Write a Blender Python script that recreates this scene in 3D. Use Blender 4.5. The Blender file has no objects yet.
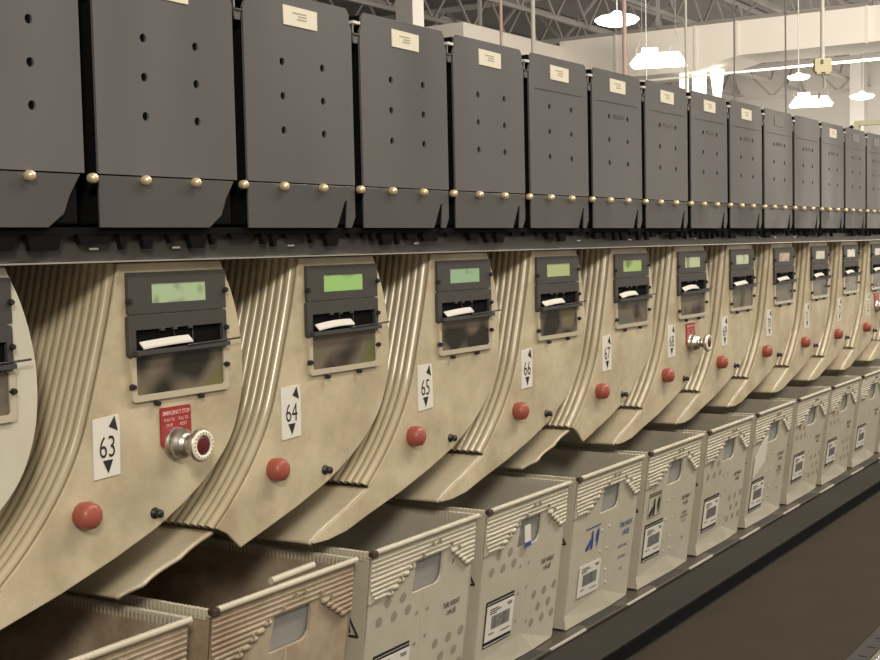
import bpy, bmesh, math, random
from mathutils import Vector, Matrix
from mathutils.geometry import tessellate_polygon
random.seed(7)
COL = bpy.context.scene.collection
PI = math.pi

# ------------------------------------------------------------------ materials
def mat(name, col, rough=.5, metal=0., noise=None, bump=None, emit=None, spec=None, alpha=None, col2=None, ncoord='Object', nstretch=(1, 1, 1), rvar=0., coat=0.):
    """noise=(scale, amount) blends col towards col2; bump=(scale, strength)"""
    m = bpy.data.materials.new(name); m.use_nodes = True
    nt = m.node_tree; N = nt.nodes; L = nt.links
    b = N['Principled BSDF']
    b.inputs['Base Color'].default_value = (*col, 1)
    b.inputs['Roughness'].default_value = rough
    b.inputs['Metallic'].default_value = metal
    if spec is not None: b.inputs['Specular IOR Level'].default_value = spec
    if coat: b.inputs['Coat Weight'].default_value = coat; b.inputs['Coat Roughness'].default_value = .15
    if alpha is not None: b.inputs['Alpha'].default_value = alpha
    if emit: b.inputs['Emission Color'].default_value = (*emit[0], 1); b.inputs['Emission Strength'].default_value = emit[1]
    tc = None
    def coords():
        t = N.new('ShaderNodeTexCoord'); mp = N.new('ShaderNodeMapping')
        mp.inputs['Scale'].default_value = nstretch
        oi = N.new('ShaderNodeObjectInfo'); va = N.new('ShaderNodeVectorMath'); va.operation = 'ADD'
        sc = N.new('ShaderNodeVectorMath'); sc.operation = 'SCALE'; sc.inputs['Scale'].default_value = 1.0
        L.new(t.outputs[ncoord], mp.inputs['Vector'])
        L.new(oi.outputs['Location'], sc.inputs[0])
        L.new(mp.outputs[0], va.inputs[0]); L.new(sc.outputs[0], va.inputs[1])
        return va.outputs[0]
    if noise:
        c = coords()
        n = N.new('ShaderNodeTexNoise'); n.inputs['Scale'].default_value = noise[0]; n.inputs['Detail'].default_value = 2 if 'hopper' in name else 6; n.inputs['Roughness'].default_value = .65
        L.new(c, n.inputs['Vector'])
        r = N.new('ShaderNodeValToRGB'); r.color_ramp.elements[0].position = .38; r.color_ramp.elements[1].position = .68
        r.color_ramp.elements[0].color = (*col, 1)
        c2 = col2 or tuple(x * .6 for x in col)
        r.color_ramp.elements[1].color = tuple(a + (b_ - a) * noise[1] for a, b_ in zip(col, c2)) + (1,)
        L.new(n.outputs['Fac'], r.inputs[0]); L.new(r.outputs[0], b.inputs['Base Color'])
        if rvar:
            mr = N.new('ShaderNodeMapRange'); mr.inputs['From Min'].default_value = .35; mr.inputs['From Max'].default_value = .65
            mr.inputs['To Min'].default_value = rough - rvar; mr.inputs['To Max'].default_value = rough + rvar
            L.new(n.outputs['Fac'], mr.inputs[0]); L.new(mr.outputs[0], b.inputs['Roughness'])
    if bump:
        c = coords()
        n = N.new('ShaderNodeTexNoise'); n.inputs['Scale'].default_value = bump[0]; n.inputs['Detail'].default_value = 4
        bp = N.new('ShaderNodeBump'); bp.inputs['Strength'].default_value = bump[1]; bp.inputs['Distance'].default_value = .002
        L.new(c, n.inputs['Vector']); L.new(n.outputs['Fac'], bp.inputs['Height']); L.new(bp.outputs[0], b.inputs['Normal'])
    return m

M = {}
M['beige'] = mat('beige_enamel', (.59, .505, .345), .40, noise=(11, .75), col2=(.33, .26, .155), rvar=.08, bump=(60, .08))
M['beige_pale'] = mat('pale_enamel', (.60, .56, .45), .42, noise=(9, .3), col2=(.42, .37, .26))
M['ribs'] = mat('ribbed_metal', (.54, .465, .32), .22, noise=(6, .5), col2=(.30, .23, .13), rvar=.06)
M['lip'] = mat('slide_metal', (.52, .45, .32), .30, noise=(7, .6), col2=(.33, .25, .15), rvar=.06, bump=(140, .06))
M['hopper'] = mat('hopper_grey', (.108, .103, .101), .40, noise=(3.2, .55), col2=(.145, .137, .132), rvar=.12, nstretch=(1.2, 1, .45))
M['hopper_low'] = mat('hopper_flap_grey', (.080, .076, .073), .42, noise=(8, .5), col2=(.08, .075, .07), rvar=.1)
M['hopper_dark'] = mat('hopper_shell', (.012, .012, .012), .7)
M['black'] = mat('black_plastic', (.018, .017, .017), .45)
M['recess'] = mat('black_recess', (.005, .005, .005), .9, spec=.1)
M['bezel'] = mat('charcoal_plastic', (.055, .05, .046), .48, noise=(40, .25), col2=(.08, .075, .07))
M['rail'] = mat('rail_grey', (.070, .062, .055), .42, noise=(8, .6), col2=(.035, .031, .028), nstretch=(1, 1, 3))
M['bright'] = mat('bright_metal', (.75, .72, .66), .25, metal=.9)
M['edge_metal'] = mat('edge_metal', (.56, .52, .45), .3)
M['brass'] = mat('brass', (.92, .74, .46), .3, metal=.6)
M['chrome'] = mat('chrome', (.60, .56, .50), .34, metal=1., noise=(60, .4), col2=(.4, .36, .3))
M['steel_dark'] = mat('dark_steel', (.22, .20, .18), .3, metal=.9)
M['red'] = mat('red_lamp', (.35, .085, .052), .48, noise=(90, .35), col2=(.27, .05, .03), coat=.15)
M['red_dark'] = mat('dark_red', (.10, .012, .012), .3)
M['red_plate'] = mat('red_plate', (.33, .035, .035), .45)
M['pink_ink'] = mat('pale_ink', (.85, .55, .5), .6)
M['ink'] = mat('black_ink', (.02, .018, .016), .6)
M['ink_grey'] = mat('grey_ink', (.16, .15, .14), .6)
M['sticker_faded'] = mat('faded_sticker', (.22, .205, .18), .5)
M['faint_ink'] = mat('faded_ink', (.42, .38, .30), .6)
M['ink_blue'] = mat('blue_ink', (.035, .06, .26), .6)
M['sticker'] = mat('sticker_white', (.74, .70, .62), .5, noise=(30, .2), col2=(.6, .53, .42))
M['sticker_cream'] = mat('sticker_cream', (.80, .74, .58), .5)
M['paper'] = mat('paper', (.66, .62, .55), .7)
M['tray'] = mat('tray_plastic', (.53, .485, .385), .48, noise=(7, .5), col2=(.40, .35, .26), bump=(25, .12), rvar=.05)
M['tray_dirty'] = mat('tray_plastic_dirty', (.46, .37, .26), .5, noise=(12, .75), col2=(.20, .12, .07), bump=(25, .15))
M['tray_dot'] = mat('tray_dot', (.30, .27, .21), .6)
M['tray_rib'] = mat('tray_rib', (.58, .53, .415), .4, noise=(14, .4), col2=(.42, .36, .26))
M['panel_grey'] = mat('panel_grey', (.30, .29, .265), .55)
M['clip'] = mat('brown_clip', (.06, .035, .025), .5)
M['shelf'] = mat('shelf_metal', (.11, .095, .075), .38, metal=.4, noise=(10, .5), col2=(.06, .05, .045))
M['belt'] = mat('belt_rubber', (.042, .032, .021), .8, spec=.2, noise=(5, .4), col2=(.058, .045, .029), bump=(300, .15))
M['guard'] = mat('guard_steel', (.030, .026, .021), .7, spec=.25, noise=(6, .5), col2=(.042, .037, .031), nstretch=(.5, 1, 1))
M['white_wall'] = mat('painted_white', (.78, .74, .68), .7, noise=(.5, .2), col2=(.66, .62, .56))
M['duct'] = mat('duct_white', (.86, .80, .72), .6, noise=(.4, .25), col2=(.68, .62, .55))
M['joist'] = mat('joist_grey', (.40, .38, .355), .6)
M['joist_light'] = mat('joist_light', (.60, .57, .53), .6)
M['deck'] = mat('roof_deck', (.24, .225, .215), .8, noise=(.7, .5), col2=(.17, .16, .155), nstretch=(1, 6, 1))
M['floor'] = mat('concrete', (.22, .20, .18), .5, noise=(1, .4))
M['pink_pipe'] = mat('salmon_conduit', (.74, .52, .42), .5, noise=(20, .3), col2=(.8, .7, .62))
M['white_pipe'] = mat('white_conduit', (.82, .78, .68), .5)
M['yellow_box'] = mat('cream_box', (.80, .72, .45), .5)
M['yellow_frame'] = mat('cream_frame', (.85, .80, .55), .5)
M['rod'] = mat('steel_rod', (.45, .43, .40), .5)
M['lamp'] = mat('lamp_lens', (1, .95, .85), .4, emit=((1, .90, .74), 9))
M['lamp_soft'] = mat('lamp_reflector', (1, .97, .9), .4, emit=((1, .92, .80), 3.2))
M['tube'] = mat('drop_white', (1, .97, .9), .4, emit=((1, .93, .82), 1.6))  # glow in the material stands in for light from nearby lamps
M['fixture'] = mat('fixture_white', (.85, .82, .76), .4)

def lcd(name, c, seed):
    m = bpy.data.materials.new(name); m.use_nodes = True; nt = m.node_tree; N = nt.nodes; L = nt.links
    b = N['Principled BSDF']; b.inputs['Roughness'].default_value = .18
    t = N.new('ShaderNodeTexCoord'); mp = N.new('ShaderNodeMapping'); mp.inputs['Location'].default_value = (seed, seed * .7, 0)
    n = N.new('ShaderNodeTexNoise'); n.inputs['Scale'].default_value = 34; n.inputs['Detail'].default_value = 1.5
    r = N.new('ShaderNodeValToRGB'); r.color_ramp.elements[0].position = .30; r.color_ramp.elements[1].position = .42
    r.color_ramp.elements[0].color = (*[x * .45 for x in c], 1); r.color_ramp.elements[1].color = (*c, 1)
    L.new(t.outputs['Object'], mp.inputs[0]); L.new(mp.outputs[0], n.inputs['Vector']); L.new(n.outputs['Fac'], r.inputs[0])
    L.new(r.outputs[0], b.inputs['Base Color']); L.new(r.outputs[0], b.inputs['Emission Color']); b.inputs['Emission Strength'].default_value = .12
    return m
def window_mat(name, c, seed):  # blotchy noise colours stand in for reflections in the cover
    m = bpy.data.materials.new(name); m.use_nodes = True; nt = m.node_tree; N = nt.nodes; L = nt.links
    b = N['Principled BSDF']; b.inputs['Roughness'].default_value = .2
    t = N.new('ShaderNodeTexCoord'); mp = N.new('ShaderNodeMapping'); mp.inputs['Location'].default_value = (seed * 1.3, 0, seed)
    n = N.new('ShaderNodeTexNoise'); n.inputs['Scale'].default_value = 13; n.inputs['Detail'].default_value = 1.2
    r = N.new('ShaderNodeValToRGB'); e = r.color_ramp.elements
    e[0].position = .40; e[0].color = (.03, .026, .02, 1); e[1].position = .66; e[1].color = (*c, 1)
    k = e.new(.50); k.color = (.17, .135, .095, 1)
    L.new(t.outputs['Object'], mp.inputs[0]); L.new(mp.outputs[0], n.inputs['Vector']); L.new(n.outputs['Fac'], r.inputs[0])
    L.new(r.outputs[0], b.inputs['Base Color'])
    return m
M['acrylic'] = mat('acrylic_edge', (.52, .45, .33), .25, coat=.5)

# ------------------------------------------------------------------ mesh building
class MB:
    def __init__(s): s.v = []; s.f = []; s.mi = []; s.mats = []; s.sm = []
    def m(s, name):
        if name not in s.mats: s.mats.append(name)
        return s.mats.index(name)
    def add(s, vs, fs, mn, T=None, smooth=False):
        o = len(s.v)
        for p in vs:
            p = Vector(p)
            s.v.append(tuple(T @ p) if T is not None else tuple(p))
        k = s.m(mn)
        for f in fs: s.f.append([i + o for i in f]); s.mi.append(k); s.sm.append(smooth)
    def box(s, a, b, mn, T=None):
        x0, y0, z0 = a; x1, y1, z1 = b
        s.add([(x0,y0,z0),(x1,y0,z0),(x1,y1,z0),(x0,y1,z0),(x0,y0,z1),(x1,y0,z1),(x1,y1,z1),(x0,y1,z1)],
              [(0,3,2,1),(4,5,6,7),(0,1,5,4),(1,2,6,5),(2,3,7,6),(3,0,4,7)], mn, T)
    def frus(s, c0, r0, c1, r1, mn, n=16, T=None, cap=True, smooth=True, sx=1.):
        """tapered cylinder between two points"""
        c0 = Vector(c0); c1 = Vector(c1); d = (c1 - c0).normalized()
        u = d.orthogonal().normalized(); w = d.cross(u)
        vs = []
        for c, r in ((c0, r0), (c1, r1)):
            for i in range(n):
                a = 2 * PI * i / n
                vs.append(c + u * math.cos(a) * r + w * math.sin(a) * r)
        fs = [(i, (i + 1) % n, n + (i + 1) % n, n + i) for i in range(n)]
        s.add(vs, fs, mn, T, smooth)
        if cap: s.add(vs, [tuple(range(n))[::-1], tuple(range(n, 2 * n))], mn, T, False)
    def lathe(s, base, axis, prof, mn, n=20, T=None):
        """prof = [(r, h)...] along axis"""
        base = Vector(base); d = Vector(axis).normalized(); u = d.orthogonal().normalized(); w = d.cross(u)
        vs = []; 
        for r, h in prof:
            for i in range(n):
                a = 2 * PI * i / n
                vs.append(base + d * h + u * math.cos(a) * r + w * math.sin(a) * r)
        fs = []
        for j in range(len(prof) - 1):
            for i in range(n): fs.append((j*n+i, j*n+(i+1)%n, (j+1)*n+(i+1)%n, (j+1)*n+i))
        s.add(vs, fs, mn, T, True)
        k = (len(prof) - 1) * n
        s.add(vs, [tuple(range(n))[::-1], tuple(range(k, k + n))], mn, T, False)
    def plate(s, outer, y0, y1, mn, holes=(), T=None):
        """outline in (x, z), extruded from y0 (front) to y1 (back)"""
        loops = [outer] + list(holes)
        pts = [p for l in loops for p in l]
        tris = tessellate_polygon([[Vector((p[0], p[1], 0)) for p in l] for l in loops])
        n = len(pts)
        vs = [(p[0], y0, p[1]) for p in pts] + [(p[0], y1, p[1]) for p in pts]
        fs = []
        for t in tris:
            a, b, c = t
            ar = (pts[b][0]-pts[a][0])*(pts[c][1]-pts[a][1])-(pts[b][1]-pts[a][1])*(pts[c][0]-pts[a][0])
            if ar < 0: a, b, c = a, c, b
            fs.append((a, b, c)); fs.append((a + n, c + n, b + n))
        o = 0
        for l in loops:
            m_ = len(l)
            area = sum(l[i][0]*l[(i+1)%m_][1]-l[(i+1)%m_][0]*l[i][1] for i in range(m_))
            ccw = area > 0
            if l is not outer: ccw = not ccw
            for i in range(m_):
                a, b = o + i, o + (i + 1) % m_
                fs.append((a, a + n, b + n, b) if ccw else (a, b, b + n, a + n))
            o += m_
        s.add(vs, fs, mn, T)
    def bar(s, a, b, w, mn, T=None, n=4):
        s.frus(a, w, b, w, mn, n=n, T=T, smooth=False)
    def tube(s, pts, r, mn, n=8, T=None):
        for p, q in zip(pts[:-1], pts[1:]): s.frus(p, r, q, r, mn, n=n, T=T)
    def obj(s, name, parent=None, bevel=0, loc=None):
        me = bpy.data.meshes.new(name); me.from_pydata(s.v, [], s.f)
        for x in s.mats: me.materials.append(M[x])
        me.polygons.foreach_set('material_index', s.mi); me.polygons.foreach_set('use_smooth', s.sm); me.update()
        o = bpy.data.objects.new(name, me); COL.objects.link(o)
        if parent: o.parent = parent
        if loc: o.location = loc
        if bevel:
            b = o.modifiers.new('soft_edge', 'BEVEL'); b.width = bevel; b.segments = 2; b.limit_method = 'ANGLE'; b.angle_limit = math.radians(40)
        return o

def tag(o, label=None, cat=None, group=None, kind=None):
    if label: o['label'] = label
    if cat: o['category'] = cat
    if group: o['group'] = group
    if kind: o['kind'] = kind
    return o
def thing(name, label, cat, loc=(0, 0, 0), group=None):
    o = bpy.data.objects.new(name, None); COL.objects.link(o); o.location = loc; o.empty_display_size = .05
    return tag(o, label, cat, group)
def share(o, parent):
    c = o.copy(); COL.objects.link(c); c.parent = parent; return c

# text as flat mesh in the x/z plane facing -y
_txt = {}
def text_into(mb, txt, x, z, h, mn, y=0., wscale=1., T=None, align='CENTER', bold=0.):
    key = (txt, align, bold)
    if key not in _txt:
        cu = bpy.data.curves.new('t', 'FONT'); cu.body = txt; cu.align_x = align; cu.align_y = 'CENTER'; cu.size = 1; cu.offset = bold; cu.resolution_u = 3
        o = bpy.data.objects.new('t', cu); COL.objects.link(o)
        dg = bpy.context.evaluated_depsgraph_get(); dg.update()
        me = bpy.data.meshes.new_from_object(o.evaluated_get(dg))
        _txt[key] = ([tuple(v.co) for v in me.vertices], [tuple(p.vertices) for p in me.polygons])
        bpy.data.objects.remove(o); bpy.data.curves.remove(cu); bpy.data.meshes.remove(me)
    vs, fs = _txt[key]
    mb.add([(x + v[0] * h * 1.35 * wscale, y, z + v[1] * h * 1.35) for v in vs], fs, mn, T)

def spline(pts, n):
    """Catmull-Rom through pts -> n samples"""
    P = [Vector((p[0], p[1])) for p in pts]
    P = [P[0] * 2 - P[1]] + P + [P[-1] * 2 - P[-2]]
    out = []; segs = len(P) - 3
    for i in range(n):
        t = i / (n - 1) * segs; k = min(int(t), segs - 1); t -= k
        a, b, c, d = P[k:k + 4]
        out.append(.5 * ((2 * b) + (c - a) * t + (2 * a - 5 * b + 4 * c - d) * t * t + (3 * b - a - 3 * c + d) * t ** 3))
    return out

# ------------------------------------------------------------------ the chutes
PITCH = .3
LEFT = [(-.012, .010), (-.025, -.040), (-.039, -.085), (-.054, -.130), (-.070, -.172), (-.091, -.208), (-.118, -.242), (-.148, -.272), (-.177, -.296)]
LIPP = [(-.177, -.300), (-.205, -.311), (-.232, -.321), (-.262, -.331), (-.286, -.340), (-.302, -.348)]
RIGHT = [(.144, .010), (.160, -.022), (.171, -.056), (.177, -.095), (.1745, -.140), (.163, -.176), (.145, -.204), (.112, -.233), (.072, -.257), (.030, -.277), (-.030, -.297), (-.105, -.318), (-.180, -.335), (-.230, -.3475)]
DEPTH = .30
def normals(P):
    out = []
    for i in range(len(P)):
        a = P[max(0, i - 1)]; b = P[min(len(P) - 1, i + 1)]
        t = (b - a).normalized(); out.append(Vector((t.y, -t.x)) * 1.0)
    return out
def outline(torn):
    l = spline(LEFT, 34); r = spline(RIGHT[:10], 34) + [Vector(p) for p in RIGHT[10:]]
    if torn:
        r = [p for p in r if p.x > -.125] + [Vector((-.136, -.3265)), Vector((-.158, -.306))]
        lo = l
    else:
        lo = l + [Vector(p) for p in LIPP] + [Vector((-.300, -.3505)), Vector((-.27, -.3515))]
    # counter-clockwise seen from the front: down the left edge, back up the right one
    return [(p.x, p.y) for p in lo] + [(p.x, p.y) for p in reversed(r)]

def face_panel(torn, mn):
    mb = MB(); mb.plate(outline(torn), 0, .004, mn); return mb
def ribbed():
    mb = MB(); P = spline(LEFT, 44); Nn = normals(P)
    pitch = .0116; per = 6; n = int((DEPTH - .008) / pitch) * per + 1
    ys = [.008 + i * pitch / per for i in range(n)]
    ys = [.004, .0055] + ys
    vs = []
    for i, p in enumerate(P):
        nn = Nn[i]
        for y in ys:
            if y < .008: h = 0.
            else: h = .0042 * math.sqrt(abs(math.sin(PI * (y - .008) / pitch))) - .0006
            q = p - nn * (-h) if False else p + Vector((-abs(nn.x), -abs(nn.y) if nn.y < 0 else -nn.y)) * 0 + Vector((-1, 0)) * 0
            # outward = to the left of the downward path
            t = nn if nn.x < 0 else -nn
            q = p + t * h
            vs.append((q.x, y, q.y))
    m = len(ys); fs = []
    for i in range(len(P) - 1):
        for j in range(m - 1): fs.append((i*m+j, (i+1)*m+j, (i+1)*m+j+1, i*m+j+1))
    mb.add(vs, fs, 'ribs', smooth=True)
    # the cut ends of the corrugation at the foot of the slide
    i = len(P) - 1; d = Vector((.006, -.003))
    e = [vs[i*m+j] for j in range(m)]
    f = [(v[0] + d.x, v[1], v[2] + d.y) for v in e]
    mb.add(e + f, [(j, m + j, m + j + 1, j + 1) for j in range(m - 1)], 'ribs')
    return mb
def lip(torn):
    mb = MB(); P = spline(LIPP, 26); ny = 14; vs = []
    rng = random.Random(5)
    top = []; 
    for i, p in enumerate(P):
        t = i / 25.
        y0 = .004
        if torn: y0 = .006 + .010 * t + .0035 * abs(math.sin(t * 8.5)) + .05 * max(0, t - .75)
        for j in range(ny): 
            y = y0 + (DEPTH - y0) * (j / (ny - 1)) ** 1.5
            sag = -.004 * max(0, t - .75) * 4
            vs.append((p.x, y, p.y + sag * .3))
    fs = [(i*ny+j, (i+1)*ny+j, (i+1)*ny+j+1, i*ny+j+1) for i in range(25) for j in range(ny - 1)]
    n = len(vs)
    vs2 = vs + [(v[0] + .0016, v[1], v[2] - .0035) for v in vs]
    fs2 = fs + [tuple(a + n for a in f[::-1]) for f in fs]
    for i in range(25): fs2.append((i*ny, n+i*ny, n+(i+1)*ny, (i+1)*ny)); 
    for j in range(ny - 1): a = 25*ny+j; fs2.append((a, n+a, n+a+1, a+1)); a = j; fs2.append((a, a+1, n+a+1, n+a))
    mb.add(vs2, fs2, 'lip', smooth=True)
    return mb
def back_shell():
    mb = MB(); P = spline(RIGHT[:10], 26)
    P = [p + Vector((-.004, .004)) for p in P]
    n = len(P); vs = [(p.x, .004, p.y) for p in P] + [(p.x, DEPTH, p.y) for p in P]
    mb.add(vs, [(i, i + 1, n + i + 1, n + i) for i in range(n - 1)], 'beige', smooth=True)
    mb.box((-.008, .004, .006), (.140, DEPTH, .009), 'beige')
    return mb

def rrect(x0, z0, x1, z1, r, n=4):
    out = []
    for cx, cz, a0 in ((x1 - r, z1 - r, 0), (x0 + r, z1 - r, 90), (x0 + r, z0 + r, 180), (x1 - r, z0 + r, 270)):
        for i in range(n + 1):
            a = math.radians(a0 + 90 * i / n); out.append((cx + r * math.cos(a), cz + r * math.sin(a)))
    return out
def screw(mb, x, z, y, r=.0042):
    mb.lathe((x, y, z), (0, -1, 0), [(r, 0), (r, .004), (r * .75, .0062)], 'black', n=12)

# shared part meshes
class Parts: pass
S = Parts()
S.face = face_panel(False, 'beige').obj('face_panel', bevel=.0012)
S.face_torn = face_panel(True, 'beige').obj('face_panel', bevel=.0012)
S.ribs = ribbed().obj('ribbed_slide')
S.lip = lip(False).obj('slide_lip'); S.lip_torn = lip(True).obj('slide_lip')
S.back = back_shell().obj('back_shell')
mb = MB(); mb.plate(rrect(-.0005, -.0440, .1500, 0, .0012), -.0045, 0, 'bezel', holes=[rrect(.034, -.0335, .118, -.0125, .0008)]); mb.box((.030, -.0015, -.037), (.122, -.0003, -.009), 'recess')
S.screen = mb.obj('display_panel', bevel=.0008)
mb = MB()
mb.plate(rrect(-.0015, -.0890, .1500, -.0455, .003), -.0055, 0, 'bezel', holes=[rrect(.009, -.0825, .143, -.0610, .0012)])
mb.box((.006, -.0012, -.086), (.146, -.0003, -.058), 'recess')
mb.plate([(.004, -.0875), (.148, -.0865), (.148, -.0815), (.004, -.0825)], -.0125, -.005, 'bezel')
for x in (.045, .064, .088): mb.box((x, -.0062, -.0635), (x + .006, -.0030, -.0600), 'bezel')
mb.bar((.075, -.0020, -.083), (.066, -.0020, -.060), .0004, 'ink_grey'); mb.bar((.098, -.0020, -.083), (.098, -.0020, -.060), .0004, 'ink_grey')
S.slot = mb.obj('slot_frame', bevel=.0008)
mb = MB(); mb.frus((.078, -.0125, -.0815), .0013, (.1640, -.0125, -.0790), .0011, 'black', n=8)
S.rod = mb.obj('sensor_rod')
mb = MB(); mb.plate(rrect(.0015, -.1375, .1515, -.0885, .004), -.0042, 0, 'acrylic', holes=[rrect(.008, -.1305, .1435, -.0892, .003)])
S.cover = mb.obj('cover_frame', bevel=.0008)
mb = MB(); screw(mb, 0, 0, 0, .0032); S.screw = mb.obj('black_screw')
SCREWS = ((.1500, -.0235), (.1495, -.0660), (.1490, -.1085), (.0030, -.1205), (.0375, -.1410), (.1055, -.1400), (.0015, -.030))
mb = MB(); mb.lathe((-.0735, 0, -.2435), (0, -1, 0), [(.0135, 0), (.0142, .003), (.0146, .010), (.0128, .0160), (.0085, .0190), (.001, .0196)], 'red', n=12)
S.red = mb.obj('red_lamp')
mb = MB(); mb.lathe((.0270, 0, -.2600), (0, -1, 0), [(.0062, 0), (.0062, .002), (.0030, .003), (.0030, .005), (.0046, .006), (.0046, .010), (.002, .0115)], 'black', n=12)
S.knob = mb.obj('black_stud')
# emergency stop
mb = MB(); mb.plate(rrect(.0395, -.1905, .0860, -.1480, .003), -.0022, 0, 'red_plate')
text_into(mb, 'EMERGENCY STOP', .0628, -.1545, .0046, 'pink_ink', y=-.0025, wscale=.80, bold=.012)
text_into(mb, 'PUSH TO', .0520, -.1620, .0036, 'pink_ink', y=-.0025, wscale=.80); text_into(mb, 'PULL TO', .0735, -.1620, .0036, 'pink_ink', y=-.0025, wscale=.80)
text_into(mb, 'STOP', .0520, -.1680, .0036, 'pink_ink', y=-.0025, wscale=.85); text_into(mb, 'RESET', .0735, -.1680, .0036, 'pink_ink', y=-.0025, wscale=.85)
S.esign = mb.obj('warning_plate')
mb = MB(); c = (.0610, -.001, -.1885)
mb.lathe(c, (0, -1, 0), [(.0178, 0), (.0178, .005), (.0150, .006), (.0166, .008), (.0166, .013), (.0140, .0145), (.0140, .018), (.0110, .020), (.0092, .022), (.0092, .027)], 'chrome', n=28)
S.ebase = mb.obj('button_collar')
mb = MB(); mb.lathe((.0610, -.027, -.1885), (0, -1, 0), [(.0105, 0), (.0105, .003), (.0092, .004), (.0092, .006), (.0165, .008), (.0182, .0105), (.0182, .0135), (.0170, .0150)], 'chrome', n=28)
mb.lathe((.0610, -.0418, -.1885), (0, -1, 0), [(.0168, 0), (.0162, .0016), (.0110, .0020), (.0106, .0005)], 'sticker_cream', n=28)
for i in range(20):
    a = 2 * PI * i / 20; r = .0150
    mb.box((c[0] + r*.92*math.cos(a) - .0006, -.0441, c[2] + r*.92*math.sin(a) - .0006), (c[0] + r*.92*math.cos(a) + .0006, -.0430, c[2] + r*.92*math.sin(a) + .0006), 'ink_grey')
S.ehead = mb.obj('push_head')
mb = MB(); mb.lathe((.0610, -.0405, -.1885), (0, -1, 0), [(.0106, 0), (.0106, .0022), (.0080, .0030), (.001, .0034)], 'red_dark', n=24)
S.elens = mb.obj('red_centre')
proto = [o for o in vars(S).values()]

LCDC = [(.36, .46, .27), (.36, .46, .27), (.30, .50, .16), (.28, .42, .25), (.40, .45, .20), (.34, .46, .16), (.44, .47, .28), (.42, .46, .27), (.33, .25, .17), (.42, .40, .30), (.50, .50, .40), (.40, .40, .33), (.4, .4, .3)]
WINC = [(.13, .12, .09), (.17, .17, .05), (.13, .14, .05), (.20, .19, .10), (.18, .17, .06), (.12, .13, .10), (.16, .14, .11), (.14, .15, .09), (.15, .13, .11), (.17, .15, .12), (.17, .15, .12), (.17, .15, .12), (.17, .15, .12)]
for k in range(-1, 12):
    num = 63 + k; x = PITCH * k
    torn = num in (64, 67)
    lab = {62: 'pale ribbed sorting chute cut off by the picture edge, before chute 63',
           63: 'beige ribbed sorting chute with sign 63 and a chrome emergency stop button',
           64: 'beige ribbed sorting chute with sign 64, its foot torn open beside a dark gap',
           67: 'beige ribbed sorting chute with sign 67 and a broken lower corner',
           68: 'beige ribbed sorting chute with sign 68 and a chrome emergency stop button',
           73: 'far beige sorting chute with a red plate and emergency stop, fifth beyond chute 68',
           74: 'last beige sorting chute at the far end of the row'}.get(num, 'beige ribbed sorting chute with sign %d, display and round red lamp' % num)
    t = thing('sorting_chute', lab, 'chute', (x, 0, 0), 'row of ribbed sorting chutes')
    f = share(S.face_torn if torn else S.face, t)
    if num == 62:
        f.data = f.data.copy(); f.data.materials[0] = M['beige_pale']
    share(S.ribs, t); share(S.lip_torn if torn else S.lip, t); share(S.back, t)
    s = share(S.screen, t); s.location.x = -.0035
    M['l'] = lcd('lcd_%d' % num, LCDC[k + 1], k * 3.1)
    mb = MB(); mb.box((.034, -.0035, -.0335), (.118, -.0016, -.0125), 'l'); o = mb.obj('lcd_screen', s); o['label'] = 'green liquid crystal display'
    o = share(S.slot, t); o.location.x = -.0045; o = share(S.rod, t); o.location.x = -.004; c_ = share(S.cover, t); c_.location.x = -.003
    for sx, sz in SCREWS:
        q = share(S.screw, t); q.location = (sx - .0055, -.0028, sz)
    M['w'] = window_mat('window_%d' % num, WINC[k + 1], k * 2.7)
    mb = MB(); mb.box((.0065, -.0022, -.1320), (.1445, -.0004, -.0890), 'w'); o = mb.obj('clear_window', c_); o['label'] = 'smoky clear plastic window, blotchy reflections painted in'
    r = share(S.red, t); r['label'] = 'round red lamp cap'
    share(S.knob, t)
    if num >= 63:
        mb = MB(); sl = .0015 * ((k * 7) % 3 - 1)
        mb.plate([(-.0565, -.2110), (-.0195 + sl, -.2095), (-.0190, -.1560), (-.0205, -.1465), (-.0560, -.1475 + sl)], -.0012, .0002, 'sticker')
        text_into(mb, str(num), -.0375, -.1800, .0240, 'ink', y=-.0016, wscale=.74, bold=-.004)
        mb.add([(-.0265, -.0016, -.1475), (-.0350, -.0016, -.1580), (-.0225, -.0016, -.1635)], [(0, 1, 2)], 'ink')
        mb.add([(-.0445, -.0016, -.1925), (-.0375, -.0016, -.2065), (-.0305, -.0016, -.1925)], [(0, 1, 2)], 'ink')
        o = mb.obj('number_sign', t); o['label'] = 'white sign reading %d between two black arrows' % num
    if num in (63, 68, 73):
        share(S.esign, t); b = share(S.ebase, t); b['label'] = 'chrome collar of the stop button'; h = share(S.ehead, t); share(S.elens, h)
    # paper slip in the slot
    if num >= 63:
        rng = random.Random(num); mb = MB(); L_ = .070 + rng.random() * .010; n = 9; vs = []; a0 = .0085
        wav = .003 * (rng.random() - .3)
        for i in range(n):
            u = i / (n - 1)
            z = -.0785 + .0030 * math.sin(u * PI * .5) + wav * math.sin(u * PI)
            vs += [(a0 + L_ * u, -.0055, z + .0050), (a0 + L_ * u, -.0120, z - .0010), (a0 + L_ * u, -.0120, z - .0028), (a0 + L_ * u, -.0055, z + .0035)]
        fs = []
        for i in range(n - 1):
            for j in range(4): fs.append((4*i+j, 4*i+(j+1)%4, 4*i+4+(j+1)%4, 4*i+4+j))
        fs += [(0, 3, 2, 1), (4*n-4, 4*n-3, 4*n-2, 4*n-1)]
        mb.add(vs, fs, 'paper')
        o = mb.obj('paper_slip', loc=(x, 0, 0)); tag(o, ('white paper slip lying in the slot of chute %d' % num) if num < 73 else ('white paper slip in the slot of chute with the farthest stop button' if num == 73 else 'white paper slip in the slot of the last chute'), 'paper', 'paper slips in the chute slots')
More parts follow.
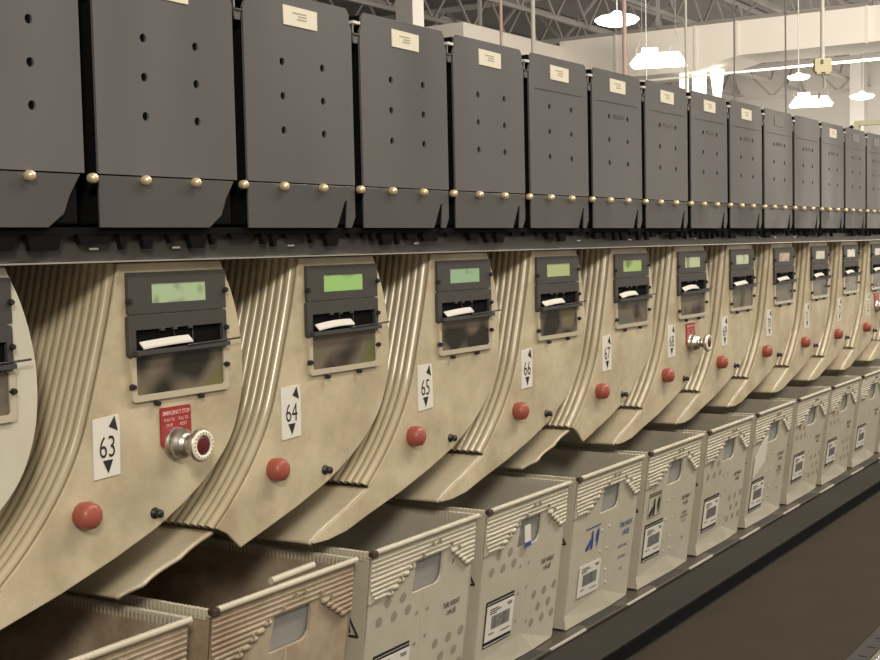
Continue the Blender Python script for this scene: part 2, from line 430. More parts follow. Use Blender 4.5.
for o in proto: bpy.data.objects.remove(o)

# ------------------------------------------------------------------ hoppers above
HP = .2235; HX = -.0615; HY = -.030
def disc_pts(cx, cz, r, n=10): return [(cx + r * math.cos(2*PI*i/n), cz + r * math.sin(2*PI*i/n)) for i in range(n)]
W = .2050
out = [(0, .1000), (W, .1000), (W, .296), (W - .004, .303), (W - .0045, .314), (W - .010, .3205), (.010, .3205), (.0045, .314), (.004, .303), (0, .296)]
mb = MB(); mb.plate(out, HY, HY + .003, 'hopper', holes=[disc_pts(a, z, .0047) for a in (.067, .1440) for z in (.241, .201, .161)])
mb.box((.001, HY + .0030, .1000), (W - .001, HY + .0045, .2990), 'recess')
h_front = mb.obj('front_panel')
mb = MB(); mb.box((.018, HY - .0008, .2660), (W - .018, HY + .0001, .2668), 'hopper_low')
h_fold = mb.obj('fold_line')
def low(cham):
    mb = MB()
    if cham: o_ = [(0, .0465), (.158, .0465), (.178, .0600), (.186, .0780), (.200, .0985), (0, .0985)]
    else: o_ = [(0, .0465), (.166, .0465), (.184, .0800), (.1885, .0800), (.1850, .0465), (.197, .0465), (W, .0600), (W, .0985), (0, .0985)]
    mb.plate(o_, HY + .0005, HY + .003, 'hopper_low'); return mb.obj('lower_flap', bevel=.0005)
h_low, h_low_c = low(False), low(True)
mb = MB(); mb.box((.006, HY + .005, .0500), (W - .006, .26, .3180), 'recess')
h_body = mb.obj('hopper_body', bevel=.002)
mb = MB(); mb.lathe((0, HY + .001, .0950), (0, -1, 0), [(.0046, 0), (.0053, .003), (.0050, .0070), (.0032, .0095), (.0012, .0102)], 'brass', n=10)
h_bolt = mb.obj('brass_bolt')
mb = MB(); mb.box((-.0150, HY - .001, .2905), (-.0015, HY + .020, .2920), 'hopper'); mb.plate([(-.0150, .2925), (-.0120, .2800), (-.0040, .2800), (-.0015, .2925)], HY + .001, HY + .003, 'hopper'); mb.box((-.0150, HY - .0015, .3040), (.0000, HY + .018, .3075), 'sticker')  # white top box stands in for the highlight on the bracket
mb.box((-.0150, HY, .2925), (-.0130, HY + .016, .3040), 'bright')
h_clip = mb.obj('corner_clip')
mb = MB(); mb.plate([(.0710, .2850), (.1345, .2845), (.1350, .3070), (.0705, .3080)], HY - .0010, HY + .0002, 'sticker_cream')
for i, (a, b, z) in enumerate(((.088, .114, .3005), (.098, .114, .2970), (.096, .114, .2935))): mb.box((a, HY - .0013, z - .0008), (b, HY - .0010, z + .0008), 'faint_ink')
h_stick = mb.obj('paper_sticker')
mb = MB(); mb.box((.086, HY - .0006, .2395), (.128, HY + .0001, .2465), 'hopper_low')
h_smudge = mb.obj('worn_patch')
ordn = ['first', 'second', 'third', 'fourth', 'fifth', 'sixth', 'seventh', 'eighth', 'ninth', 'tenth', 'eleventh', 'twelfth', 'thirteenth', 'fourteenth', 'fifteenth', 'sixteenth']
for k in range(-1, 15):
    i = k + 1
    lab = 'dark grey hopper with holed front, %s in the row from chute 62' % ordn[i]
    t = thing('mail_hopper', lab, 'hopper', (HX + HP * k, 0, 0), 'row of dark grey hoppers')
    share(h_front, t); share(h_body, t); share(h_low_c if k < 1 else h_low, t)
    if k != 10:
        st = share(h_stick, t); st['label'] = 'cream paper sticker'
        if k in (9, 12, 13, 14):
            st.data = st.data.copy(); st['label'] = 'faded grey sticker'
            for q in range(len(st.data.materials)): st.data.materials[q] = M['sticker_faded']
    if k >= 4: share(h_fold, t)
    if k >= 5: share(h_smudge, t)
    cl = share(h_clip, t); cl.location = (HP - .0003, 0, 0)
    for u in (.0610, .1355, .2125):
        b = share(h_bolt, t); b.location = (u, 0, 0)
for o in (h_front, h_fold, h_low, h_low_c, h_body, h_bolt, h_clip, h_stick, h_smudge): bpy.data.objects.remove(o)

X0, X1 = -.75, 3.75
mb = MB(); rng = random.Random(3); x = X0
mb.box((X0, -.0240, .0400), (X1, -.0170, .0470), 'recess')  # black strip and teeth stand in for the serrated shadow on the rail
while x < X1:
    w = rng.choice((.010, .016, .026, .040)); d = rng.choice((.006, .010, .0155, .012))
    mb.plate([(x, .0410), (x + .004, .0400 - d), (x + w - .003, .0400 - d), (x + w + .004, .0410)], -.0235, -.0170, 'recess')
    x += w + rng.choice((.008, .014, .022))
tag(mb.obj('shadow_strip'), 'black toothed strip standing in for the shadow under the hoppers', 'strip')
mb = MB(); mb.box((X0, -.0120, .0135), (X1, .0500, .0440), 'rail')
t = mb.obj('support_rail', bevel=.001); tag(t, 'dark grey steel rail running along above the chutes', 'rail')
mb = MB(); mb.box((X0, -.0150, .0115), (X1, .0500, .0132), 'bright'); o = mb.obj('rail_edge', t); o['label'] = 'thin bright metal edge'
rng = random.Random(9)
mb = MB()
for x in (-.065, .052, .247, .330, .52, .71, 1.02, 1.23, 1.55, 1.62, 1.95, 2.06, 2.21, 2.42): mb.box((x, -.0160, .0245), (x + .012, -.0122, .0265), 'bright')
o = mb.obj('rail_tab', t); o['label'] = 'small bright metal tabs'
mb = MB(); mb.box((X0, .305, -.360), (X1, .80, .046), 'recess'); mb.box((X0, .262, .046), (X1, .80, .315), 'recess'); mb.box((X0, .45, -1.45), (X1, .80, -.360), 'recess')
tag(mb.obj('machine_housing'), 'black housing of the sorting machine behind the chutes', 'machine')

# ------------------------------------------------------------------ mail trays
TW = .274; ANG = math.atan2(.034, .261)
FT = Matrix.Translation((0, -.034, -.377)) @ Matrix.Rotation(ANG, 4, 'X')   # local (u, -out, -s)
SLEN = .2632
def tray(k):
    dirty = k in (-1, 0)
    body = 'tray_dirty' if dirty else 'tray'
    x0 = .067 + .3 * k + {0: .002, 1: .004, 4: -.002, 7: .004}.get(k, 0)
    lab = {-1: 'worn brown mail tray below the foot of chute 63, cut off by the picture', 0: 'dirty brown mail tray with a plastic strip on its rim, below chutes 63 and 64',
           1: 'white plastic mail tray with round side hole, next after the dirty brown tray',
           2: 'white plastic mail tray with a small white tag in its handle hole',
           3: 'white plastic mail tray printed in blue, with a barcode label',
           4: 'white plastic mail tray with black figure pictogram above a barcode label',
           5: 'white mail tray with dot pattern and round hole, just beyond the tray with black pictogram',
           6: 'white mail tray with a tilted blank sheet above its barcode label',
           7: 'white mail tray with plain barcode label, just beyond the tray with a tilted sheet',
           8: 'white mail tray below chute 72, its label framed in black',
           9: 'white mail tray second from the far end, beside a small white post',
           10: 'farthest white mail tray at the end of the row'}[k]
    t = thing('mail_tray', lab, 'tray', (x0, 0, 0), 'row of corrugated plastic mail trays')
    # shell
    mb = MB()
    hole = [(.116, -.0335), (.186, -.0335), (.1865, -.060), (.185, -.069), (.180, -.0755), (.172, -.0785), (.111, -.0785)]
    hs = [hole]
    if k in (1, 2, 5, 8): hs.append([(.218 + .0052 * math.cos(a * PI / 6), -.056 + .0062 * math.sin(a * PI / 6)) for a in range(12)])
    tp = .006
    mb.plate([(.002, 0), (.002 + tp, -SLEN), (TW - .004 - tp, -SLEN), (TW - .002, 0)], 0, .004, body, holes=hs, T=FT)
    D = .40; zt, zb = -.377, -.638
    def wall(a, b, c, d, th):   # quad with thickness vector th
        vs = [Vector(p) for p in (a, b, c, d)]; vs += [p + Vector(th) for p in vs]
        mb.add(vs, [(0,1,2,3),(7,6,5,4),(0,4,5,1),(1,5,6,2),(2,6,7,3),(3,7,4,0)], body)
    a = .002; b = TW - .002
    wall((a, -.034, zt), (a, D, zt), (a + tp, D - .02, zb), (a + tp, 0, zb), (.004, 0, 0))
    wall((b, -.034, zt), (b - tp, 0, zb), (b - tp, D - .02, zb), (b, D, zt), (-.004, 0, 0))
    wall((a, D, zt), (b, D, zt), (b - tp, D - .02, zb), (a + tp, D - .02, zb), (0, -.004, 0))
    mb.box((a + tp, 0, zb), (b - tp, D - .02, zb + .004), body)
    # seam down the front and the folded foot
    mb.box((.1410, -.0008, -.222), (.1425, .0005, -.078), 'tray_rib', T=FT)
    ft = [(.006, 0, -.240), (.148, 0, -.226), (.262, -.001, -.2630), (.262, -.0012, -.2636), (.190, -.0050, -.2636), (.008, -.0050, -.2636), (.008, 0, -.2636)]
    mb.add(ft, [(0, 5, 4, 1), (1, 4, 3, 2), (0, 6, 5)], body, T=FT)
    tub = mb
    # rim
    mb = MB()
    mb.frus((.012, -.0365, zt + .002), .0040, (TW - .003, -.0365, zt + .002), .0040, 'tray_rib', n=10)
    mb.box((0, -.036, zt - .004), (.006, D, zt + .004), 'tray_rib'); mb.box((TW - .006, -.036, zt - .004), (TW, D, zt + .004), 'tray_rib')
    mb.box((0, D - .006, zt - .004), (TW, D, zt + .004), 'tray_rib')
    y = -.028
    while y < D - .01:    # fine ridges of the side rims
        mb.box((-.0005, y, zt - .008), (.0064, y + .0034, zt + .0043), 'tray_rib'); mb.box((TW - .0064, y, zt - .008), (TW + .0003, y + .0034, zt + .0043), 'tray_rib'); y += .0062
    mb.obj('rim', t, bevel=.0006)
    mb = MB(); mb.box((0, -.0415, zt - .0030), (.0120, -.032, zt + .0050), 'clip'); o = mb.obj('corner_clip', t, bevel=.0015); o['label'] = 'brown corner clip'
    # corrugated patches below the rim
    mb = MB(); rr = .0024; rn = 'tray_dirty' if dirty else 'tray_rib'
    mb.plate([(.006, -.006), (.268, -.006), (.268, -.066), (.252, -.066), (.197, -.030), (.116, -.030), (.056, -.062), (.040, -.068), (.006, -.068)], -.0016, .0002, rn, T=FT)
    for a, b in ((.118, -.035), ):
        mb2 = MB(); mb2.plate([(.108, -.030), (.192, -.030), (.192, -.082), (.108, -.082)], .0065, .0085, 'panel_grey', T=FT); mb2.obj('hole_panel', t)['label'] = 'added grey panel behind the handle hole'  # panel added to lighten the hole in place of the lit inside wall
    j = 0; s = .0100
    rng = random.Random(k + 20)
    while s < .066:
        f = (s - .030) / .034
        if f < 0: spans = [(.006, .268 if s > .012 else .266)]
        else: spans = [(.006 + .026 * max(0, f - .55), .116 - .062 * f), (.197 + .052 * f, .268)]
        for u0, u1 in spans:
            proud = .0016 if f < 0 else .0020 + .0008 * max(0, f)
            if u1 - u0 > .006:
                mb.frus((u0, -proud + .0012, -s), rr * (.95 if f < 0 else 1.1), (u1, -proud + .0012, -s + .001), rr * (.95 if f < 0 else 1.1), rn, n=7, T=FT)
            if f >= 0:
                e = u1 if u0 < .1 else u0
                sg = 1 if u0 < .1 else -1
                mb.lathe((e - .004 * sg, -.0024, -s), (sg, 0, 0), [(.0026, -.006), (.0038, -.001), (.0040, .004), (.0020, .007)], rn, n=8, T=FT)
        s += .0066
    for u, z in ((.150, .014), (.168, .014), (.128, .026), (.100, .034), (.075, .046), (.052, .058), (.200, .024), (.222, .034)):
        mb.frus((u, -.0045, -z + .003), .0020, (u, -.0045, -z - .003), .0020, 'tray_dot', n=6, T=FT)
    mb.obj('corrugated_patch', t)
    # dots and printing
    def dot(mb, u, s, r=.0105):
        n = 12; vs = [(u + r * .85 * math.cos(2*PI*i/n), -.0005, -s + r * .82 * math.sin(2*PI*i/n)) for i in range(n)]
        mb.add(vs, [tuple(range(n))], 'tray_dot', T=FT)
    if k in (1, 2, 5, 7, 8, 10):
        mb = tub
        for u, s in ((.054, .076), (.090, .078), (.036, .099), (.071, .100), (.105, .099), (.184, .170), (.220, .170), (.254, .168), (.202, .194), (.238, .194), (.184, .217), (.220, .217), (.254, .217)): dot(mb, u, s, .0088)
        for u, s in ((.128, .110), (.155, .110), (.128, .155), (.155, .150), (.128, .200), (.165, .210)): dot(mb, u, s, .0040)
    else:
        mb = tub
        for u, s in ((.126, .112), (.156, .110), (.126, .150), (.156, .150), (.126, .190), (.156, .190), (.130, .215), (.162, .215)):
            mb.lathe((u, .001, -s), (0, -1, 0), [(.0040, 0), (.0030, .0018), (.001, .0024)], 'tray', n=8, T=FT)
    tub.obj('tub', t)
    y = -.0009
    if k not in (-1, 0):
        mb = MB(); ink = 'ink_blue' if k == 3 else 'ink'
        if k == 3:
            text_into(mb, 'TARE WEIGHT', .229, -.118, .0100, ink, y, wscale=.62, T=FT, bold=.018); text_into(mb, '1.44 LBS', .229, -.134, .0110, ink, y, wscale=.62, T=FT, bold=.018)
            text_into(mb, 'PROPERTY OF MAIL', .222, -.159, .0052, ink, y, wscale=.6, T=FT, bold=.01); text_into(mb, 'DO NOT REMOVE', .222, -.180, .0050, ink, y, wscale=.6, T=FT, bold=.01); text_into(mb, '4.05', .224, -.203, .0055, ink, y, T=FT)
        else:
            text_into(mb, 'TARE WEIGHT', .220, -.119, .0085, ink, y, wscale=.60, T=FT, bold=.014); text_into(mb, '1.44 LBS', .220, -.131, .0085, ink, y, wscale=.66, T=FT, bold=.014)
            if k in (4, 6):
                text_into(mb, 'PROPERTY', .222, -.152, .0058, ink, y, wscale=.7, T=FT, bold=.02); text_into(mb, 'RETURN TO PLANT', .222, -.160, .0052, ink, y, wscale=.62, T=FT, bold=.02); text_into(mb, '5 - 14', .222, -.169, .0058, ink, y, T=FT, bold=.02); text_into(mb, '99', .222, -.205, .0060, ink, y, T=FT, bold=.02)
        mb.obj('printed_text', t); mb = MB()
        if k in (3, 4):   # two lifting figures
            ox, oz = .0, (0 if k == 3 else .010)
            P_ = lambda pts: [(ox + a, y, oz - b) for a, b in pts]
            u0 = .058 if k == 3 else .028
            mb.box((u0, y - .0001, oz - .0985), (u0 + .060, y, oz - .0965), ink, T=FT)
            if k == 4:
                for z in (.093,): mb.box((u0, y - .0001, oz - z - .001), (u0 + .060, y, oz - z + .001), ink, T=FT)
                for z0, z1, a, b in ((.0985, .1400, u0, u0 + .0012), (.0985, .1400, u0 + .0588, u0 + .060), (.1390, .1400, u0, u0 + .060)): mb.box((a, y - .0001, oz - z1), (b, y, oz - z0), ink, T=FT)
            q = u0 - .058
            mb.add(P_([(q+.084, .104), (q+.089, .104), (q+.092, .122), (q+.090, .137), (q+.080, .137), (q+.083, .122)]), [(0,1,2,3,4,5)], ink, T=FT)
            mb.add(P_([(q+.064, .131), (q+.080, .118), (q+.083, .122), (q+.074, .137), (q+.064, .137)]), [(0,1,2,3,4)], ink, T=FT)
            mb.add(P_([(q+.103, .108), (q+.111, .102), (q+.114, .112), (q+.111, .132), (q+.106, .137), (q+.106, .120), (q+.101, .128)]), [(0,1,2,3,4,5,6)], ink, T=FT)
            mb.obj('figure_pictogram', t)
        # address label
        dx, ds = {3: (.015, .008), 4: (-.006, -.004), 6: (-.002, .012), 7: (.003, -.004)}.get(k, (0, 0))
        mb = MB(); bars = k not in (3,)
        if bars:
            mb.box((.030 + dx, -.0012, -(.1535 + ds)), (.114 + dx, -.0004, -(.1455 + ds)), 'ink', T=FT); mb.box((.031 + dx, -.0014, -(.1500 + ds)), (.113 + dx, -.0012, -(.1494 + ds)), 'sticker', T=FT)
            mb.box((.0285 + dx, -.0012, -(.2190 + ds)), (.114 + dx, -.0004, -(.2080 + ds)), 'ink', T=FT); mb.box((.029 + dx, -.0014, -(.2170 + ds)), (.113 + dx, -.0012, -(.2160 + ds)), 'sticker', T=FT)
            mb.box((.0285 + dx, -.0012, -(.2190 + ds)), (.0320 + dx, -.0004, -(.1455 + ds)), 'ink', T=FT)
        mb.plate([(.0305 + dx, -.2095 - ds), (.1125 + dx, -.2100 - ds), (.1155 + dx, -.1570 - ds), (.1125 + dx, -.1545 - ds), (.0315 + dx, -.1535 - ds)], -.0022, -.0012, 'sticker', T=FT)
        rng = random.Random(k); u = .046
        while u < .102:
            w = rng.choice((.0008, .0014, .0022)); mb.box((u + dx, -.0026, -(.1920 + ds)), (u + w + dx, -.0022, -(.1710 + ds)), 'ink_grey', T=FT); u += w + rng.choice((.0007, .0012))
        for z, a, b in ((.1590, .040, .066), (.1625, .040, .074), (.1660, .040, .060), (.1590, .092, .107), (.1620, .094, .107), (.1980, .040, .056), (.2010, .078, .106)): mb.box((a + dx, -.0026, -(z + .0014 + ds)), (b + dx, -.0022, -(z - .0006 + ds)), 'ink_grey', T=FT)
        o = mb.obj('barcode_label', t); o['label'] = 'white barcode label'
        # hazard triangle on the side wall
        mb = MB(); X = .0010; cy, cz, r = .004, -.477, .014
        tri = [(cy - r, cz - r * .8), (cy + r, cz - r * .8), (cy, cz + r)]
        for i in range(3):
            p, q = tri[i], tri[(i + 1) % 3]; mb.bar((X + .002, p[0], p[1]), (X + .002, q[0], q[1]), .0016, 'ink', n=6)
        mb.bar((X + .002, cy + .001, cz + .006), (X + .002, cy - .001, cz - .007), .0015, 'ink', n=5)
        mb.obj('hazard_triangle', t)
    if k == 6:
        mb = MB(); mb.plate([(.024, -.150), (.100, -.120), (.102, -.060), (.070, -.068), (.026, -.100)], -.0028, -.0018, 'sticker', T=FT); o = mb.obj('blank_sheet', t); o['label'] = 'tilted blank white sheet'
    return t
for k in range(-1, 11): tray(k)
# strip lying on the rim of the dirty tray, tag in the handle of the clean one, a small post
mb = MB(); mb.frus((.185, -.026, -.3680), .0045, (.270, -.022, -.3680), .0045, 'tray_rib', n=10)
tag(mb.obj('plastic_strip'), 'cream plastic strip lying on the rim of the dirty brown tray', 'strip')
mb = MB(); mb.box((.793, -.0305, -.4470), (.812, -.0295, -.4200), 'paper'); mb.box((.793, -.0310, -.4540), (.812, -.0298, -.4470), 'ink_blue')
tag(mb.obj('paper_tag'), 'small white and dark blue tag showing in a tray handle hole', 'tag')
mb = MB(); mb.box((2.905, -.060, -.645), (2.915, -.050, -.585), 'paper')
tag(mb.obj('guide_post'), 'small white post standing at the tray shelf edge', 'post')

# ------------------------------------------------------------------ shelf, guard and belt
mb = MB(); mb.box((X0, -.030, -.6600), (X1, .45, -.6405), 'shelf')
t = mb.obj('tray_shelf'); tag(t, 'dark metal shelf carrying the row of mail trays', 'shelf')
for k in range(-3, 12):
    x = .3 * k
    mb = MB(); mb.plate([(x + .120, -.0265), (x + .262, -.0265), (x + .246, .030), (x + .136, .030)], 0, .0006, 'recess', T=Matrix.Translation((0, 0, -.6400)) @ Matrix.Rotation(PI / 2, 4, 'X') @ Matrix.Rotation(0, 4, 'X'))
    mb.v = [(v[0], v[2] if False else v[1], v[2]) for v in mb.v]
    mb = MB(); mb.add([(x + .124, -.0265, -.6399), (x + .262, -.0265, -.6399), (x + .246, .060, -.6399), (x + .110, .060, -.6399)], [(0, 1, 2, 3)], 'black')
    o = mb.obj('shelf_slot', t)
    mb = MB(); mb.box((x + .271, -.0312, -.6420), (x + .402, -.0275, -.6388), 'edge_metal'); mb.box((x + .402, -.0320, -.6420), (x + .571, -.0275, -.6392), 'shelf'); mb.obj('shelf_edge', t)
mb = MB(); mb.box((X0, -.1150, -.6900), (X1, -.0330, -.6440), 'guard')
tag(mb.obj('guard_rail', bevel=.002), 'flat dark steel guard between the trays and the belt', 'rail')
mb = MB(); mb.box((X0, -.1185, -.6900), (X1, -.1150, -.6470), 'recess'); mb.box((X0, -.1210, -.6740), (X1, -.1185, -.6705), 'steel_dark')
tag(mb.obj('side_skirt'), 'thin black skirt strip dropping from the guard to the belt', 'strip')
mb = MB(); mb.box((X0, -.4300, -.6900), (X1, -.1190, -.6730), 'belt')
belt = mb.obj('conveyor_belt', bevel=.002); tag(belt, 'wide dark brown conveyor belt beside the trays', 'conveyor')
mb = MB(); mb.box((X0, -.4620, -.7200), (X1, -.4320, -.6720), 'bezel')
x = X0
while x < X1: mb.box((x, -.4600, -.6722), (x + .002, -.4440, -.6714), 'recess'); x += .055
t = mb.obj('edge_rail', bevel=.001); tag(t, 'dark edge rail on the outer side of the belt', 'rail')
mb = MB(); mb.frus((X0, -.472, -.679), .010, (X1, -.472, -.679), .010, 'bright', n=12); mb.obj('edge_tube', t)['label'] = 'bright metal edge tube'
mb = MB(); mb.box((X0, -.4620, -1.45), (X1, -.03, -.7205), 'recess')
mb.obj('under_frame', belt)

# ------------------------------------------------------------------ the hall
def struct(mb, name): return tag(mb.obj(name), kind='structure')
FZ = -1.45; CZ = 5.5
mb = MB(); mb.box((-12, -14, FZ - .1), (40, 42, FZ), 'floor'); struct(mb, 'floor')
mb = MB(); mb.box((4, -14, CZ), (40.2, 40.2, CZ + .1), 'deck'); struct(mb, 'ceiling')
mb = MB(); mb.box((40, -14, FZ), (40.2, 42, CZ), 'white_wall'); struct(mb, 'wall_far')
mb = MB(); mb.box((4, 40, FZ), (40, 40.2, CZ), 'white_wall'); struct(mb, 'wall_left')
def truss(name, a, b, z0, z1, step, label, cat, grp, w=.05, m='joist', mw='joist'):
    a = Vector(a); b = Vector(b); L_ = (b - a).length; d = (b - a).normalized()
    up = Vector((0, 0, 1)); t = thing(name, label, cat, (a.x, a.y, z0), grp); off = -Vector((a.x, a.y, z0))
    A = lambda s, z: a + d * s + up * z + off
    mb = MB(); mb.box((0, 0, 0), (0, 0, 0), m); mb = MB(); mb.frus(A(0, z0), w, A(L_, z0), w, m, n=4, smooth=False); mb.obj('bottom_chord', t)
    mb = MB(); mb.frus(A(0, z1), w, A(L_, z1), w, m, n=4, smooth=False); mb.obj('top_chord', t)
    mb = MB(); s = 0; k = 0
    while s + step <= L_:
        mb.frus(A(s, z0), w * .55, A(s + step / 2, z1), w * .55, mw, n=4, smooth=False); mb.frus(A(s + step / 2, z1), w * .55, A(s + step, z0), w * .55, mw, n=4, smooth=False); s += step
    mb.obj('web', t); return t
names = ['second', 'third', 'fourth', 'fifth', 'sixth', 'seventh', 'eighth', 'ninth', 'tenth', 'eleventh', 'twelfth']
for i, y in enumerate([1.4, 3.4, 5.4, 7.4, 9.4, 11.4, 13.4, 15.6, 18, 21]):
    truss('roof_joist', (8, y, 0), (39.8, y, 0), 4.62, CZ - .08, 1.5, 'grey open web roof joist along the hall, %s from the machine row' % (['nearest'] + names)[i], 'joist', 'roof joists along the hall', w=.055)
for i, x in enumerate([24.5, 31.5, 38.5]):
    truss('roof_girder', (x, -6, 0), (x, 36, 0), 4.40 if i else 4.42, CZ - .1, 2.0, 'pale roof girder crossing the hall, %s from the machine' % (['nearest', 'second', 'farthest'][i]), 'girder', 'roof girders across the hall', w=.07, m='joist_light', mw='joist')
# main duct, across the hall
mb = MB()
mb.box((22.0, -5, 3.36), (23.3, 7.2, 3.97), 'duct')
vs = [(22, 7.2, 3.36), (23.3, 7.2, 3.36), (23.3, 7.2, 3.97), (22, 7.2, 3.97), (22, 8.0, 3.16), (23.3, 8.0, 3.16), (23.3, 8.0, 3.97), (22, 8.0, 3.97)]
mb.add(vs, [(0,1,5,4),(1,2,6,5),(2,3,7,6),(3,0,4,7)], 'duct')
mb.box((22.0, 8.0, 3.16), (23.3, 10.8, 3.97), 'duct')
ductm = mb
for y in (7.2, 8.0, 4.9, 9.6): mb.box((21.97, y - .02, 3.14 if y > 7.5 else 3.34), (22.0, y + .02, 3.98), 'white_wall')
t = mb.obj('air_duct'); tag(t, 'large white air duct crossing the hall above the hoppers', 'duct')
for y in (-3, 1, 5.0, 9.0):
    mb = MB(); mb.box((22.6, y - .03, 3.97), (22.66, y + .03, CZ), 'joist'); mb.obj('hanger_strap', t)
mb = MB(); mb.box((18.4, 10.8, 3.10), (23.3, 12.1, 3.88), 'duct')
t = mb.obj('branch_duct'); hb = MB(); hb.box((20, 11.4, 3.88), (20.06, 11.46, CZ), 'joist'); hb.obj('hanger_strap', t); tag(t, 'white branch duct running lengthwise behind the main duct corner', 'duct')
# white drops under the duct; emission stands in for lamp light on them
for i, (y, r, z0, z1) in enumerate(((8.35, .085, 2.62, 3.155), (8.05, .13, 2.50, 3.150), (7.70, .12, 2.40, 3.175))):
    mb = MB(); prof = [(r, 0), (r, z1 - z0)] if i < 2 else [(r * .35, 0), (r * .55, .22), (r * .9, .55), (r * 1.1, z1 - z0)]
    mb.lathe((22.3, y, z0), (0, 0, 1), prof, 'tube', n=16)
    tag(mb.obj('duct_drop'), ['narrow white tube with added glow hanging under the duct', 'wide white tube with added glow between two others under the duct', 'tapering white tube with added glow under the duct'][i], 'lamp', 'white tubes with added glow under the duct')

def disc_light(loc, r, label, rod_top=CZ):
    t = thing('high_bay_light', label, 'lamp', loc, 'round high bay lights')
    mb = MB(); mb.lathe((0, 0, 0), (0, 0, 1), [(r, 0), (r * .97, .02), (r * .8, r * .16), (r * .35, r * .24), (r * .15, r * .40)], 'lamp_soft', n=24); mb.obj('reflector', t)
    mb = MB(); mb.lathe((0, 0, -.01), (0, 0, -1), [(r * .97, -.01), (r * .85, r * .10), (r * .5, r * .20), (.01, r * .24)], 'lamp', n=24); mb.obj('lens', t)
    mb = MB(); mb.frus((0, 0, r * .38), .010, (0, 0, rod_top - loc[2]), .010, 'rod', n=6); mb.obj('hanging_rod', t)
def linear_light(loc, L_, rz, label, chain=.35, top=CZ):
    t = thing('linear_high_bay_light', label, 'lamp', loc, 'linear high bay lights'); t.rotation_euler.z = rz
    mb = MB(); h = L_ * .20; w = L_ * .30
    vs = [(-L_/2, -w, 0), (L_/2, -w, 0), (L_/2, w, 0), (-L_/2, w, 0), (-L_*.36, -w*.5, h), (L_*.36, -w*.5, h), (L_*.36, w*.5, h), (-L_*.36, w*.5, h)]
    mb.add(vs, [(4,5,6,7),(0,1,5,4),(1,2,6,5),(2,3,7,6),(3,0,4,7)], 'lamp_soft'); mb.box((.02, -w*.3, h), (L_*.30, w*.3, h*1.5), 'lamp_soft'); mb.obj('reflector', t)
    mb = MB(); mb.box((-L_*.47, -w*.92, -.02), (L_*.47, w*.92, .01), 'lamp'); mb.obj('lens', t)
    mb = MB()
    for s in (-1, 1):
        for q in (-.12, .12): mb.frus((s * L_ * .3 + q * L_, 0, h), .006, (s * L_ * .3, 0, h + chain), .006, 'rod', n=5)
        mb.frus((s * L_ * .3, 0, h + chain), .006, (s * L_ * .3, 0, top - loc[2]), .006, 'rod', n=5)
    mb.obj('hanging_chain', t)
disc_light((15.75, 6.69, 3.10), .31, 'round glowing high bay light high above the hoppers, beside the duct corner')
linear_light((20.1, 7.92, 3.06), .95, 1.9, 'long glowing high bay fixture hanging in front of the duct')
disc_light((19.0, 5.16, 2.50), .17, 'small round glowing light directly above the long fixture under the duct')
linear_light((24.1, 6.50, 2.58), .80, 1.9, 'long glowing high bay fixture hanging on chains below the duct')
disc_light((29.7, 7.0, 3.26), .28, 'round glowing high bay light beyond the duct near the far wall')
# conduits
def pole(x, y, r, z0, z1, m, label, name='conduit'):
    mb = MB(); mb.frus((0, 0, 0), r, (0, 0, z1 - z0), r, m, n=10); o = mb.obj(name, loc=(x, y, z0)); tag(o, label, 'pipe')
pole(7.7, 3.94, .012, .2, CZ, 'pink_pipe', 'thin salmon conduit beside the white column')
pole(7.95, 3.80, .017, .2, CZ, 'white_pipe', 'cream conduit between two salmon ones')
pole(7.6, 2.88, .016, .2, CZ, 'pink_pipe', 'thicker salmon conduit in front of the joists')
pole(8.3, 2.70, .010, .2, CZ, 'white_pipe', 'thin white conduit beside the long fixture in front of the duct')
pole(12.0, 3.66, .008, .2, CZ, 'rod', 'thin grey rod in front of the duct', 'steel_rod')
pole(11.6, 3.00, .008, .2, CZ, 'rod', 'thin grey rod beside the small round light', 'steel_rod')
mb = MB(); mb.frus((0, 0, .085), .013, (0, 0, CZ - 1.06), .013, 'white_pipe', n=10)
t = thing('junction_box', 'cream junction box marked 8 hanging on a conduit', 'box', (7.12, 1.34, 1.04)); mb.obj('conduit', t)
mb = MB(); R8 = Matrix.Rotation(-math.radians(57), 4, 'Z')
mb.plate(rrect(-.052, 0, .052, .085, .012), -.02, .02, 'yellow_box', T=R8); mb.box((-.040, -.018, -.012), (-.012, .018, 0), 'yellow_box', T=R8); mb.box((.012, -.018, -.012), (.040, .018, 0), 'yellow_box', T=R8)
text_into(mb, '8', -.010, .060, .030, 'ink', y=-.021, T=R8, bold=.02); mb.obj('housing', t)
mb = MB(); mb.tube([(.0, .0, 0), (.01, -.01, -.05), (.0, -.01, -.10), (-.02, .01, -.13), (-.015, .02, -.16)], .008, 'rod'); mb.obj('cable', t)
pole(21.2, 4.31, .012, 2.62, CZ, 'rod', 'short dark rod hanging in front of the duct', 'steel_rod')
mb = MB(); mb.frus((14, -3, 2.0), .013, (14, 5.9, 2.0), .013, 'white_pipe', n=8); t = mb.obj('sprinkler_pipe'); tag(t, 'thin white pipe running level below the duct', 'pipe')
for y in (-1.2, 5.5):
    mb = MB(); mb.frus((14, y, 2.0), .006, (14, y, CZ), .006, 'rod', n=6); mb.obj('pipe_hanger', t)
mb = MB(); mb.box((-.14, -.14, 0), (.14, .14, CZ - FZ), 'white_wall'); o = mb.obj('support_column', loc=(14.2, 9.1, FZ)); tag(o, 'square white column rising behind the hoppers', 'column')
mb = MB(); mb.box((-.2, -.2, 0), (.2, .2, CZ - FZ), 'joist_light'); o = mb.obj('support_column', loc=(37.2, 9.05, FZ)); tag(o, 'grey column under the farthest round light', 'column')
t = thing('pipe_frame', 'cream square tube frame rising beyond the far hoppers', 'frame', (7.25, 1.18, FZ))
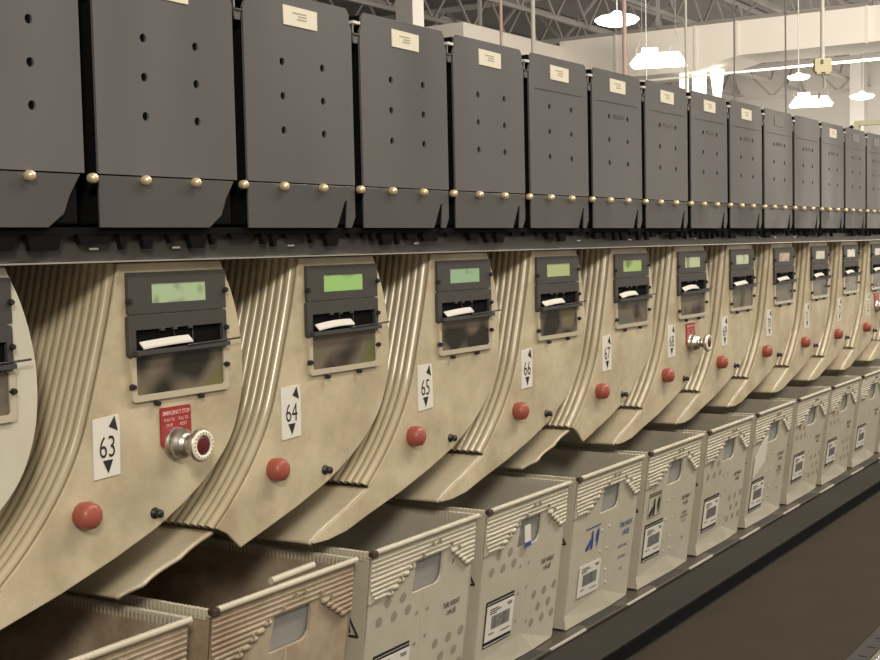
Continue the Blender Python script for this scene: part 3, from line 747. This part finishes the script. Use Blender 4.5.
mb = MB(); mb.box((-.02, -2.2, 2.19 - .03), (.02, 0, 2.19), 'yellow_frame'); mb.obj('top_bar', t)
mb = MB(); mb.box((-.02, -.03, 0), (.02, 0, 2.16), 'yellow_frame'); mb.obj('upright', t)
mb = MB(); mb.tube([(0, .04, 2.0), (0, .06, 2.08), (0, .05, 2.13), (0, .01, 2.16)], .012, 'black'); mb.obj('hose', t)

# ------------------------------------------------------------------ light
def area(name, loc, aim, size, power, col=(1, .93, .82), sy=None):
    l = bpy.data.lights.new(name, 'AREA'); l.energy = power; l.color = col; l.shape = 'RECTANGLE'; l.size = size; l.size_y = sy or size
    o = bpy.data.objects.new(name, l); COL.objects.link(o); o.location = loc
    o.rotation_euler = (Vector(aim) - Vector(loc)).to_track_quat('-Z', 'Y').to_euler(); return o
area('aisle_strip_lamp', (4.6, -2.1, 3.3), (4.6, 0, -.2), 8.5, 300, sy=.5)
area('aisle_lamp', (-3.5, -3.4, 2.3), (0.3, 0, -.2), .8, 165)
area('hall_fill', (14, 2, 2.2), (23, 8, 3.6), 3, 760)  # added fill that brightens the duct, not a fixture of the hall
area('hall_fill', (30, 6, .5), (31, 8, 5.5), 10, 520)  # added fill aimed up at the roof, not a fixture
area('hall_fill', (8, -4, 4.6), (9, 3, 2.5), 2, 60)  # added fill so that the sprinkler pipe is not dark
area('far_wall_fill', (33, -9, 3.5), (40, -9, .5), 5, 1500)  # added to brighten the far wall that the hopper fronts reflect
area('far_wall_fill', (34, 8, .5), (40, 9, 2.5), 3, 260)  # added fill that lifts the far wall, not a fixture
w = bpy.data.worlds.new('hall_air'); w.use_nodes = True; bpy.context.scene.world = w
bg = w.node_tree.nodes['Background']; bg.inputs[0].default_value = (1, .91, .79, 1); bg.inputs[1].default_value = .42

# ------------------------------------------------------------------ camera
f, pitch, yaw, roll = 1300., -.06379, 1.00052, -.02203
F = Vector((math.sin(yaw) * math.cos(pitch), math.cos(yaw) * math.cos(pitch), math.sin(pitch)))
r0 = Vector((math.cos(yaw), -math.sin(yaw), 0)); u0 = r0.cross(F)
r = r0 * math.cos(roll) + u0 * math.sin(roll); u = -r0 * math.sin(roll) + u0 * math.cos(roll)
cam = bpy.data.cameras.new('camera'); co = bpy.data.objects.new('camera', cam); COL.objects.link(co)
cam.sensor_width = 36; cam.lens = f / 880 * 36; cam.clip_start = .05; cam.clip_end = 300
R = Matrix((r, u, -F)).transposed().to_4x4(); co.matrix_world = Matrix.Translation((-.9733, -1.01294, .01985)) @ R
bpy.context.scene.camera = co
# raise everything so that the floor is at zero
for o in list(COL.objects):
    if o.parent is None: o.location.z += -FZ
sc = bpy.context.scene
sc.view_settings.view_transform = 'Standard'; sc.view_settings.look = 'None'; sc.view_settings.exposure = 0
